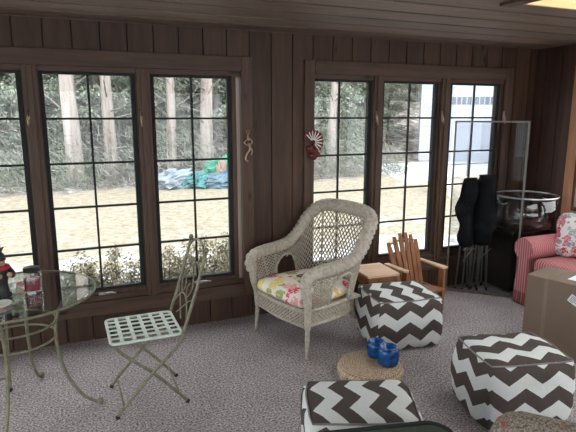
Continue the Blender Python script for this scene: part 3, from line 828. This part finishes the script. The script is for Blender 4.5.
for y0 in (-.76, -.25): soft('back_cushion', (.11, y0, .456), (.20, y0+.49, .82), M['sty'])
soft('backrest', (.19, -.76, .30), (.33, .76, .86), M['sty'])
sk = MB(); n = 150; pts = []
for i in range(n): t_ = i/n; pts.append((-.385+.010*math.sin(t_*n*PI/2), -.945+1.89*t_, 0))
for i in range(40): t_ = i/40; pts.append((-.385+.70*t_, .945+.008*math.sin(i*PI/2), 0))
vs = [(x+(-.012 if x < -.3 and abs(y) < .94 else 0), y, .01) for x, y, z in pts]+[(x*.98, y, .215) for x, y, z in pts]; k = len(pts)
vs += [(x+.008, y-.008, .01) for x, y, z in pts]+[(x*.98+.008, y-.008, .215) for x, y, z in pts]
fs = []
for i in range(k-1): fs += [(i, i+k, i+1+k, i+1), (i+2*k, i+1+2*k, i+1+3*k, i+3*k), (i, i+1, i+1+2*k, i+2*k)]
sk.add(vs, fs).build('skirt', M['sty'], so, True)
pl = MB(); pl.blob((0, 0, 0), (.18, .185, .075), 28, 16, lambda d: 1+.16*(abs(d.x*d.y)*4)**2*.5)
o = pl.build('throw_pillow', M['floral2'], smooth=True, loc=(4.05, 3.12, .645), rot=(math.radians(74), 0, math.radians(-62)))
tag(o, 'red and grey floral throw pillow against the striped sofa arm', 'pillow')

# ------------------------------------------------------------------ cardboard box
bx = empty('cardboard_box', (3.0, 2.69, 0), math.atan2(-.954, .30), 'large taped brown cardboard box with white labels in front of the sofa', 'box')
# local x runs along the near face, local y away from it
MB().box((0, 0, 0), (.62, .33, .55)).build('carton', M['box'], bx, bevel=.003)
tp = MB(); tp.box((0.13, -.0015, .0), (.155, -.0005, .5508)); tp.box((.13, -.0015, .5505), (.155, .33, .5515)); tp.build('tape', M['tape'], bx)
lb = MB(); R1 = Matrix.Translation((.34, 0, .44)) @ Matrix.Rotation(math.radians(28), 4, 'Y'); lb.box((-.042, -.0015, -.03), (.042, -.0005, .03), R1); lo = lb.build('shipping_label', M['paper'], bx)
tx = MB()
for k in range(5): tx.box((-.034, -.0022, .018-.010*k), (-.034+[.05,.064,.04,.060,.03][k], -.0016, .021-.010*k), R1)
tx.build('print', M['ink'], lo)
lb = MB(); lb.box((.24, .10, .5505), (.44, .25, .5515)); lb.build('packing_slip', M['paper'], bx)

# ------------------------------------------------------------------ foreground: bag, book, tweed armchair
bg = empty('canvas_bag', (.985, 1.395, 0), math.radians(-14), 'open dark green canvas bag with black edging at the bottom of the picture', 'bag')
def rrect(hx, hy, r, z, n=6):
    out = []
    for cx, cy, a0 in ((hx-r, hy-r, 0), (-hx+r, hy-r, 90), (-hx+r, -hy+r, 180), (hx-r, -hy+r, 270)): out += arc((cx, cy, z), r, a0, a0+90, n, 'xy')
    return out
def wob(p, k): return (p[0]+.012*noise.noise(V((p[0]*5, p[1]*5, p[2]*5+k))), p[1]+.012*noise.noise(V((p[0]*5+9, p[1]*5, p[2]*5+k))), p[2]+.008*math.sin(p[0]*11+1))
m_ = MB(); rings = [rrect(.25, .15, .05, .0), rrect(.265, .165, .06, .15), rrect(.27, .17, .07, .32), rrect(.275, .175, .07, .485), rrect(.265, .165, .065, .485), rrect(.255, .155, .06, .30), rrect(.24, .14, .05, .03)]
k = len(rings[0]); vs = []; fs = []
for i, r_ in enumerate(rings):
    for p in r_: q = wob(p, 0); vs.append((q[0], q[1], max(0, q[2]) if i else 0))
for i in range(len(rings)-1):
    for q in range(k): l = (q+1) % k; fs.append((i*k+q, i*k+l, (i+1)*k+l, (i+1)*k+q))
fs += [tuple(range(k-1, -1, -1)), tuple(6*k+q for q in range(k))]
m_.add(vs, fs).build('body', M['green'], bg, True)
MB().tube([wob(p, 0) for p in rrect(.272, .172, .07, .488)], .009, 7, True).build('edging', M['greendk'], bg, True)
m_ = MB(); m_.box((-.20, -.10, .20), (.20, .125, .462)); o = m_.build('folded_cloth', M['orangecl'], bevel=.03); o.location = bg.location; o.rotation_euler = bg.rotation_euler
tag(o, 'rust orange folded cloth inside the dark green canvas bag', 'cloth')
m_ = empty('blue_book', (1.86, 1.79, 0), math.radians(30), 'blue-covered book lying on the carpet before the right-hand pouf', 'book')
MB().box((-.11, -.08, .003), (.108, .078, .019)).build('pages', M['paper'], m_); q = MB(); q.box((-.113, -.083, 0), (.113, .083, .003)); q.box((-.113, -.083, .019), (.113, .083, .022)); q.box((-.115, -.083, .0), (-.1105, .083, .022)); q.build('cover', M['bluebk'], m_)

tw = empty('tweed_armchair', (1.40, 1.33, 0), math.atan2(-.74, .67), 'tweed and red upholstered armchair with rounded arm, cut off by lower right corner', 'armchair')
m_ = MB(); n = 16; vs = []; fs = []; xs = [-.02, .0, .03, .08, .2, .4, .62]; sc = [.25, .62, .86, 1, 1, 1, 1]
pf = [(.075*math.cos(math.radians(a_)), .54+.075*math.sin(math.radians(a_))) for a_ in range(-20, 201, 20)]+[(-.07, .05), (.07, .05)]
for x, s_ in zip(xs, sc):
    for y, z in pf: vs.append((x, y*s_, (.50+(z-.50)*s_) if z > .2 else z))
k = len(pf)
for i in range(len(xs)-1):
    for q in range(k): l = (q+1) % k; fs.append((i*k+q, (i+1)*k+q, (i+1)*k+l, i*k+l))
fs += [tuple(range(k)), tuple((len(xs)-1)*k+q for q in range(k-1, -1, -1))]
m_.add(vs, fs).build('arm', M['tweed'], tw, True)
m2 = MB(); m2.add([(x, y-.62, z) for x, y, z in vs], fs); m2.build('arm', M['tweed'], tw, True)
MB().box((.03, -.54, .08), (.60, -.08, .40)).build('seat', M['tweed'], tw, bevel=.03)
MB().box((.50, -.54, .41), (.64, -.08, .88)).build('backrest', M['tweed'], tw, bevel=.04)
for x in (.06, .58):
    for y in (-.60, -.02): MB().box((x-.02, y-.02, 0), (x+.02, y+.02, .05)).build('leg', M['dkcab'], tw)

# ------------------------------------------------------------------ ornaments on the casings
o = empty('brass_ornament', (1.300, FY1-.03, 1.44), 0, 'small brass figure hanging on the casing left of the bare wall', 'ornament')
m_ = MB(); m_.tube(catmull([(0, -.008, .10), (-.01, -.012, .06), (-.035, -.014, .03), (.0, -.016, .01), (.03, -.014, .035), (.01, -.014, .06)], 5), .007, 6)
m_.tube(catmull([(0, -.012, .03), (.012, -.014, -.02), (-.015, -.016, -.06), (-.025, -.014, -.10), (-.005, -.014, -.12)], 5), .008, 6)
m_.tube(catmull([(.005, -.012, .0), (.03, -.014, -.03), (.022, -.014, -.07)], 5), .005, 6); m_.blob((0, -.014, .06), (.014, .010, .018), 10, 8)
m_.build('figure', M['brass'], o, True); MB().tube(arc((0, -.008, .115), .012, 0, 350, 10), .003, 5).build('hook', M['brass'], o, True)
o = empty('flower_ornament', (1.862, FY1-.052, 1.45), 0, 'red and white tin petal ornament hanging beside the right-hand windows', 'ornament'); o.scale = (1.12, 1, 1.15)
for k in range(21):
    red = k % 2 == 0; a_ = math.radians(-62+k*10.5); d = V((math.cos(a_), 0, math.sin(a_))); s_ = V((-d.z, 0, d.x)); q = V((0, -.003*(k % 2), .015))
    wd, ln = (.016, .090) if red else (.004, .080)
    vs = [q+d*.014-s_*.003, q+d*.014+s_*.003, q+d*(ln-.012)+s_*wd, q+d*ln, q+d*(ln-.012)-s_*wd]; vs += [p+V((0, .002, 0)) for p in vs]
    MB().add(vs, [(0,1,2,3,4), (9,8,7,6,5)]+[(i, (i+1) % 5, (i+1) % 5+5, i+5)[::-1] for i in range(5)]).build('petal', M['redm'] if red else M['whitem'], o)
MB().blob((0, -.008, .01), (.016, .010, .016), 14, 8).build('centre', M['redm'], o, True)
m_ = MB()
for x, z, r_ in ((-.03, -.035, .030), (.008, -.050, .032), (.030, -.078, .026), (-.012, -.085, .028), (.005, -.10, .022)): m_.blob((x, -.010, z), (r_, .014, r_*.8), 12, 8)
m_.build('lower_petals', M['redm'], o, True)
MB().tube([(0, .0, .01), (0, .02, .09)], .0015, 4).build('wire', M['metal'], o)

# ================================================================== outdoors
def gz(x, y):
    s = min(1, max(0, (y-5)/9)); s = s*s*(3-2*s); z = -.35+.50*s
    if y > 15: z += (y-15)*.20
    return z+.05*noise.noise(V((x*.3, y*.3, 0)))*min(1, max(0, (y-4)/3))
g = MB(); nx, ny = 90, 80; xa, xb, ya, yb = -30, 70, -14, 62
vs = [(xa+(xb-xa)*i/nx, ya+(yb-ya)*k/ny, gz(xa+(xb-xa)*i/nx, ya+(yb-ya)*k/ny)) for k in range(ny+1) for i in range(nx+1)]
fs = [(k*(nx+1)+i, k*(nx+1)+i+1, (k+1)*(nx+1)+i+1, (k+1)*(nx+1)+i) for k in range(ny) for i in range(nx)]
struct(g.add(vs, fs).build('ground', M['ground'], smooth=True))

def leafcloud(mb, c, rad, n, size, r):
    for _ in range(n):
        while True:
            d = V((r.uniform(-1, 1), r.uniform(-1, 1), r.uniform(-1, 1)))
            if d.length < 1: break
        p = V(c)+V((d.x*rad[0], d.y*rad[1], d.z*rad[2])); s = size*r.uniform(.5, 1.3)
        a = V((r.uniform(-1, 1), r.uniform(-1, 1), r.uniform(-1, 1))).normalized(); b = a.cross(V((r.uniform(-1, 1), r.uniform(-1, 1), r.uniform(-1, 1)))).normalized()
        k = len(mb.v); mb.v += [tuple(p-a*s), tuple(p+b*s*.45), tuple(p+a*s), tuple(p-b*s*.45)]; mb.f.append((k, k+1, k+2, k+3)); mb.mi.append(0)
def tree_proto(kind, seed):
    r = random.Random(seed); tr = MB(); br = MB(); lf = MB(); hgt = 9
    lean = V((r.uniform(-.3, .3), r.uniform(-.3, .3), 0)); R0 = {'bare': .15, 'big': .24, 'pine': .13, 'beech': .07}[kind]
    if kind == 'beech': hgt = 4.5
    axis = [V((0, 0, -.3))+lean*t*t+V((.12*noise.noise(V((t*3, seed, 0))), .12*noise.noise(V((t*3, seed, 5))), (hgt+.3)*t)) for t in [i/14 for i in range(15)]]
    tr.tube(axis, [R0*(1.25 if i == 0 else 1)*(1-.7*i/14) for i in range(15)], 9)
    nb = {'bare': 30, 'big': 22, 'pine': 40, 'beech': 34}[kind]
    for k in range(nb):
        t = (r.uniform(.06, .98) if kind != 'big' else r.uniform(.2, .98)); i = min(13, int(t*14)); p = axis[i].lerp(axis[i+1], t*14-i)
        an = r.uniform(0, 2*PI); ln = {'bare': 2.0, 'big': 2.4, 'pine': 2.1, 'beech': 1.5}[kind]*(1.15-t)*r.uniform(.7, 1.2)
        up = r.uniform(.1, .8) if kind != 'pine' else r.uniform(-.25, .2)
        d = V((math.cos(an), math.sin(an), up)).normalized(); q = p+d*ln*.55+V((r.uniform(-.1, .1), r.uniform(-.1, .1), 0)); e = p+d*ln+V((r.uniform(-.2, .2), r.uniform(-.2, .2), r.uniform(0, .4)))
        br.tube([p, q, e], [.030, .016, .005], 4)
        for _ in range(4):
            s0 = q.lerp(e, r.random()); dv = (d+V((r.uniform(-1, 1), r.uniform(-1, 1), r.uniform(-.3, .8)))).normalized()*ln*.4
            br.tube([s0, s0+dv], [.010, .004], 3)
        if kind == 'pine':
            for m_ in (.35, .6, .85, 1.0): c = p.lerp(e, m_); leafcloud(lf, c, (.58, .58, .26), 75, .070, r)
        elif kind == 'beech':
            for m_ in (.5, .9): leafcloud(lf, p.lerp(e, m_), (.35, .35, .28), 26, .06, r)
        else:
            leafcloud(lf, e, (.7, .7, .5), 14, .05, r)
    names = {'bare': 'bare_tree', 'big': 'large_trunked_tree', 'pine': 'evergreen_tree', 'beech': 'young_beech_tree'}
    root = empty(names[kind], (0, 0, 0))
    tr.build('trunk', M['barkp'] if kind == 'big' else M['bark'], root, True)
    br.build('branches', M['twig'], root)
    lf.build('foliage', {'pine': M['leafd'], 'beech': M['leaft']}.get(kind, M['twig']), root)
    return root
protos = {k: [tree_proto(k, 11+7*i+len(k)) for i in range(2 if k != 'pine' else 3)] for k in ('bare', 'big', 'pine', 'beech')}
used = set()
LB = {'bare': ('slender bare woodland tree beyond the lawn', 'bare trees in the woods'), 'big': ('', 'large trunks at the edge of the woods'), 'pine': ('green-needled woodland evergreen beyond the lawn', 'evergreens in the woods'), 'beech': ('tan-leaved young woodland tree beyond the lawn', 'young beeches in the woods')}
def put(kind, i, x, y, rz, sc, label=None):
    p = protos[kind][i]
    lab = label or LB[kind][0]
    if (kind, i) in used: o = dup(p, (x, y, gz(x, y)), rz, lab, (sc, sc, sc))
    else:
        used.add((kind, i)); o = p; o.location = (x, y, gz(x, y)); o.rotation_euler = (0, 0, rz); o.scale = (sc, sc, sc)
    tag(o, lab, 'tree', LB[kind][1])
put('big', 0, .03, 13.0, .4, .86, 'thick pale and brown tree trunk behind the left pane of the second window from left')
put('big', 1, .86, 13.3, 2.2, .72, 'pale grey tree trunk behind the right pane of the second window from left')
put('big', 0, 2.33, 13.2, 3.4, .60, 'pale grey tree trunk behind the left pane of the third window from left')
put('big', 1, 3.27, 13.3, 4.6, .80, 'broad pale tree trunk behind the right pane of the third window from left')
put('big', 0, 7.0, 13.5, 5.3, .62, 'grey tree trunk behind the fourth window from left')
for q_ in ((5.3, 16.2, 2, 1, .9), (6.3, 15.2, 0, 0, .8), (7.7, 15.9, 1, 2, .85), (8.6, 17.6, 2, 3, .9), (9.6, 18.6, 0, 4, .8), (4.6, 14.9, 1, 5, .75), (1.8, 15.4, 2, 2, .8), (-1.2, 14.8, 1, 1, .8)): put('pine', q_[2], q_[0], q_[1], q_[3], q_[4])
r = random.Random(4)
spots = []
def far(x, y, d): return all((x-a)**2+(y-b)**2 > d*d for a, b in spots)
cnt = 0
while cnt < 92:
    y = r.uniform(14.6, 33); x = r.uniform(-.22*y-1, 1.02*y)
    if x > 7.2 and y < 18.5: continue
    if x > 8.6 and y < 24: continue
    if not far(x, y, 1.15): continue
    spots.append((x, y)); cnt += 1
    kd = r.choice(['bare', 'pine', 'pine', 'pine', 'pine', 'beech']) 
    if y < 15.5 and kd == 'pine' and r.random() < .5: kd = 'beech'
    put(kd, r.randrange(len(protos[kd])), x, y, r.uniform(0, 6), r.uniform(.75, 1.25))
cnt = 0
while cnt < 26:
    y = r.uniform(14.2, 19); x = r.uniform(-.2*y, .66*y)
    if not far(x, y, 1.0) or (x > 8.4 and y < 17): continue
    spots.append((x, y)); cnt += 1; put('pine', r.randrange(3), x, y, r.uniform(0, 6), r.uniform(.38, .55), 'short bushy young evergreen under the taller woodland trees')
# woodland brush: uncountable twigs and scrub
bm_ = MB(); 
for _ in range(80000):
    y = 11.9+abs(r.gauss(0, 6.5)); x = r.uniform(-.25*y-1, 1.02*y)
    if x > 8.6 and y < 22: continue
    z = gz(x, y); h = min(1, (y-11.2)*.5); p = V((x, y, z+r.random()**2*1.5*h)); w = r.uniform(.004, .010); k = len(bm_.v)
    d = V((r.uniform(-1, 1), r.uniform(-1, 1), r.uniform(-.3, 1.2))).normalized()*r.uniform(.08, .38)
    bm_.v += [tuple(p-V((w, 0, w))), tuple(p+V((w, 0, w))), tuple(p+d)]; bm_.f.append((k, k+1, k+2)); bm_.mi.append(0)
tag(bm_.build('woodland_brush', M['brush']), 'tangle of bare grey brush and twigs along the edge of the woods', 'brush', kind='stuff')
bm_ = MB()
for _ in range(1500):
    y = r.uniform(30, 50); x = r.uniform(-.3*y, 1.05*y); z = gz(x, y); leafcloud(bm_, (x, y, z+r.uniform(.3, 8)), (1.2, 1.2, 1.3), 30, .17, r)
tag(bm_.build('distant_foliage', M['leafd']), 'hazy grey-green mass of far woodland foliage behind all the trees', 'foliage', kind='stuff')

# shrubs below the left windows
def shrub(x, y, h, w, seed, label):
    r2 = random.Random(seed); root = empty('shrub', (x, y, gz(x, y)), 0, label, 'shrub', 'shrubs below the left windows'); s_, l_ = MB(), MB()
    for _ in range(34):
        an = r2.uniform(0, 2*PI); rr = w*r2.random()**.6; e = V((math.cos(an)*rr, math.sin(an)*rr, h*r2.uniform(.6, 1.0)*(1-.35*(rr/w)**2)))
        s_.tube([(e.x*.12, e.y*.12, 0), (e.x*.6, e.y*.6, e.z*.55), tuple(e)], [.006, .004, .002], 4)
        for t_ in (.4, .55, .75, .92, 1.0): leafcloud(l_, (e.x*(.35+.65*t_), e.y*(.35+.65*t_), e.z*t_), (.06, .06, .065), 32, .0165, r2)
    s_.build('stems', M['twig'], root); l_.build('foliage', M['shrub'], root)
for (x, y, h, w, sd, lb_) in [(-.02, 5.0, .66, .24, 1, 'leafy shrub outside the left pane of the second window, beside the mullion'), (.34, 5.05, .70, .26, 2, 'leafy shrub outside the right pane of the second window'), (.78, 4.95, .68, .24, 3, 'leafy shrub seen through the left pane of the third window'), (1.14, 5.0, .76, .27, 4, 'tallest leafy shrub, behind the bistro chair back'), (1.5, 5.1, .74, .26, 5, 'leafy shrub seen at the right edge of the third window'), (-.75, 5.1, .6, .25, 6, 'leafy shrub outside the leftmost window')]:
    shrub(x, y, h*1.12, w*1.15, sd, lb_)

# tarpaulins heaped at the edge of the lawn
def tarp(x, y, rad, col, seed, label):
    m_ = MB()
    def fn(d):
        p = V((d.x*2+seed*5, d.y*2, d.z*2)); return 1+.35*noise.noise(p)+.22*noise.noise(p*2.7)+.10*noise.noise(p*6)
    m_.blob((0, 0, 0), rad, 44, 26, fn); o_ = m_.build('tarpaulin', simple('tarp_%s' % 'abcdef'[seed], col, .4, 0, .3, 3), smooth=False, loc=(x, y, gz(x, y)+rad[2]*.45))
    tag(o_, label, 'tarpaulin', 'tarps heaped at the edge of the lawn')
tarp(2.1, 11.75, (.55, .35, .26), (.20,.24,.28), 0, 'pale grey crumpled tarp at left end of the heap on the lawn')
tarp(2.55, 11.65, (.40, .30, .22), (.06,.17,.18), 1, 'teal crumpled tarp in the middle of the heap on the lawn')
tarp(3.25, 11.6, (.60, .35, .24), (.09,.15,.20), 2, 'blue tarp lying beneath the green one at the heap\'s right end')
tarp(3.22, 11.75, (.50, .30, .42), (.04,.24,.16), 3, 'bright green tarp on top of the blue one in the heap')
tarp(3.15, 11.55, (.13, .12, .42), (.30,.20,.16), 4, 'small pale orange tarp poking out on top of the heap')

# garage
ga = empty('garage', (10.85, 14.6, gz(10.8, 14.6)-.1), math.radians(-36), 'white clapboard garage beyond the lawn, seen through the right-hand windows', 'garage')
m_ = MB(); m_.box((0, 0, 0), (8, 6, 3.6))
z = .15
while z < 3.5: m_.box((-.02, -.02, z), (8.02, 0, z+.10)); m_.box((-.02, 0, z), (0, 6, z+.10)); z += .125
m_.build('wall', M['siding'], ga)
rf = MB(); rf.add([(-.3,-.4,3.5),(8.3,-.4,3.5),(8.3,6.4,3.5),(-.3,6.4,3.5),(-.3,3,5.4),(8.3,3,5.4)], [(0,1,5,4),(2,3,4,5),(0,4,3),(1,2,5),(0,3,2,1)]); rf.build('roof', M['roof'], ga)
dr = MB(); dr.box((1.0, -.07, .05), (3.6, -.025, 2.55))
for zz in (.65, 1.25, 1.85): dr.box((1.0, -.08, zz), (3.6, -.07, zz+.03))
dob = dr.build('garage_door', simple('door_white', (.34,.37,.43), .5, 0, .02), ga)
for grp in (.95, 1.66):
    for k in range(4):
        x = grp+k*.16; MB().box((x, -.085, 1.98), (x+.125, -.071, 2.22)).build('door_window', M['winblue'], dob)
# low stone-edged bank with rail between lawn and drive
bk = MB(); n = 26; vs = []; fs = []
for i in range(n+1):
    x = 0+5.2*i/n
    for k, (y, z) in enumerate(((-.55, 0), (-.42, .20), (-.2, .30), (.2, .30), (.42, .18), (.55, 0))):
        vs.append((x, y+.10*noise.noise(V((x*2, k, 0))), z*(1+.7*i/n)+.07*noise.noise(V((x*3, k*2, 1))) if z else -.1))
for i in range(n):
    for k in range(5): fs.append((i*6+k, (i+1)*6+k, (i+1)*6+k+1, i*6+k+1))
fs += [(5,4,3,2,1,0), tuple(n*6+k for k in range(6))]
o = bk.add(vs, fs).build('stone_edging', simple('tan_stone', (.40,.35,.29), .9, 0, .4, 4), loc=(7.6, 9.6, gz(8, 9.6)))
tag(o, 'low tan stone edging on the lawn in front of the white garage', 'stone edging')
fe = empty('garden_rail', (7.7, 9.75, gz(8, 9.7)), math.radians(3), 'thin wooden rail with posts above the tan stone edging', 'railing')
for k in range(6): MB().tube([(k, 0, .2), (k, 0, 1.0)], .022, 6).build('post', M['bark'], fe)
for z in (.62, .92): MB().tube([(-.1, 0, z), (5.1, 0, z)], .016, 6).build('rail', M['bark'], fe)

# ------------------------------------------------------------------ light
wd_ = bpy.data.worlds.new('overcast_sky'); scene.world = wd_; wd_.use_nodes = True; nt = wd_.node_tree; bgn = nt.nodes['Background']
tc = N(nt, 'ShaderNodeTexCoord'); sp = N(nt, 'ShaderNodeSeparateXYZ'); nt.links.new(tc.outputs['Generated'], sp.inputs[0])
col = ramp(nt, sp.outputs[2], [(.0, (.86,.90,.95)), (.5, (.95,.98,1.0)), (1, (.90,.95,1.0))]); nt.links.new(col, bgn.inputs[0])
bgn.inputs[1].default_value = 3.4
sun = bpy.data.lights.new('sun', 'SUN'); sun.energy = 1.0; sun.angle = math.radians(30); sun.color = (1, .97, .92)
so_ = bpy.data.objects.new('sun', sun); COL.objects.link(so_); so_.rotation_euler = (math.radians(38), 0, math.radians(-60))

# ------------------------------------------------------------------ camera
cam = bpy.data.cameras.new('camera'); co = bpy.data.objects.new('camera', cam); COL.objects.link(co); scene.camera = co
cam.sensor_width = 36; cam.sensor_fit = 'HORIZONTAL'; cam.lens = 520/576*36; cam.clip_start = .05; cam.clip_end = 300
yaw, pitch, roll = math.radians(22.51), math.radians(11.06), math.radians(.04)
fw = V((math.sin(yaw)*math.cos(pitch), math.cos(yaw)*math.cos(pitch), -math.sin(pitch))); rt = fw.cross(V((0, 0, 1))).normalized(); up = rt.cross(fw)
r2 = rt*math.cos(roll)+up*math.sin(roll); u2 = -rt*math.sin(roll)+up*math.cos(roll)
mt = Matrix((r2, u2, -fw)).transposed().to_4x4(); mt.translation = V((0, 0, 1.69)); co.matrix_world = mt
vs_ = scene.view_settings; vs_.view_transform = 'Standard'; vs_.look = 'None'; vs_.gamma = 1; vs_.exposure = .5; vs_.use_curve_mapping = False
cy = scene.cycles; cy.use_denoising = True; cy.max_bounces = 10; cy.diffuse_bounces = 5; cy.transparent_max_bounces = 24; cy.sample_clamp_indirect = 6
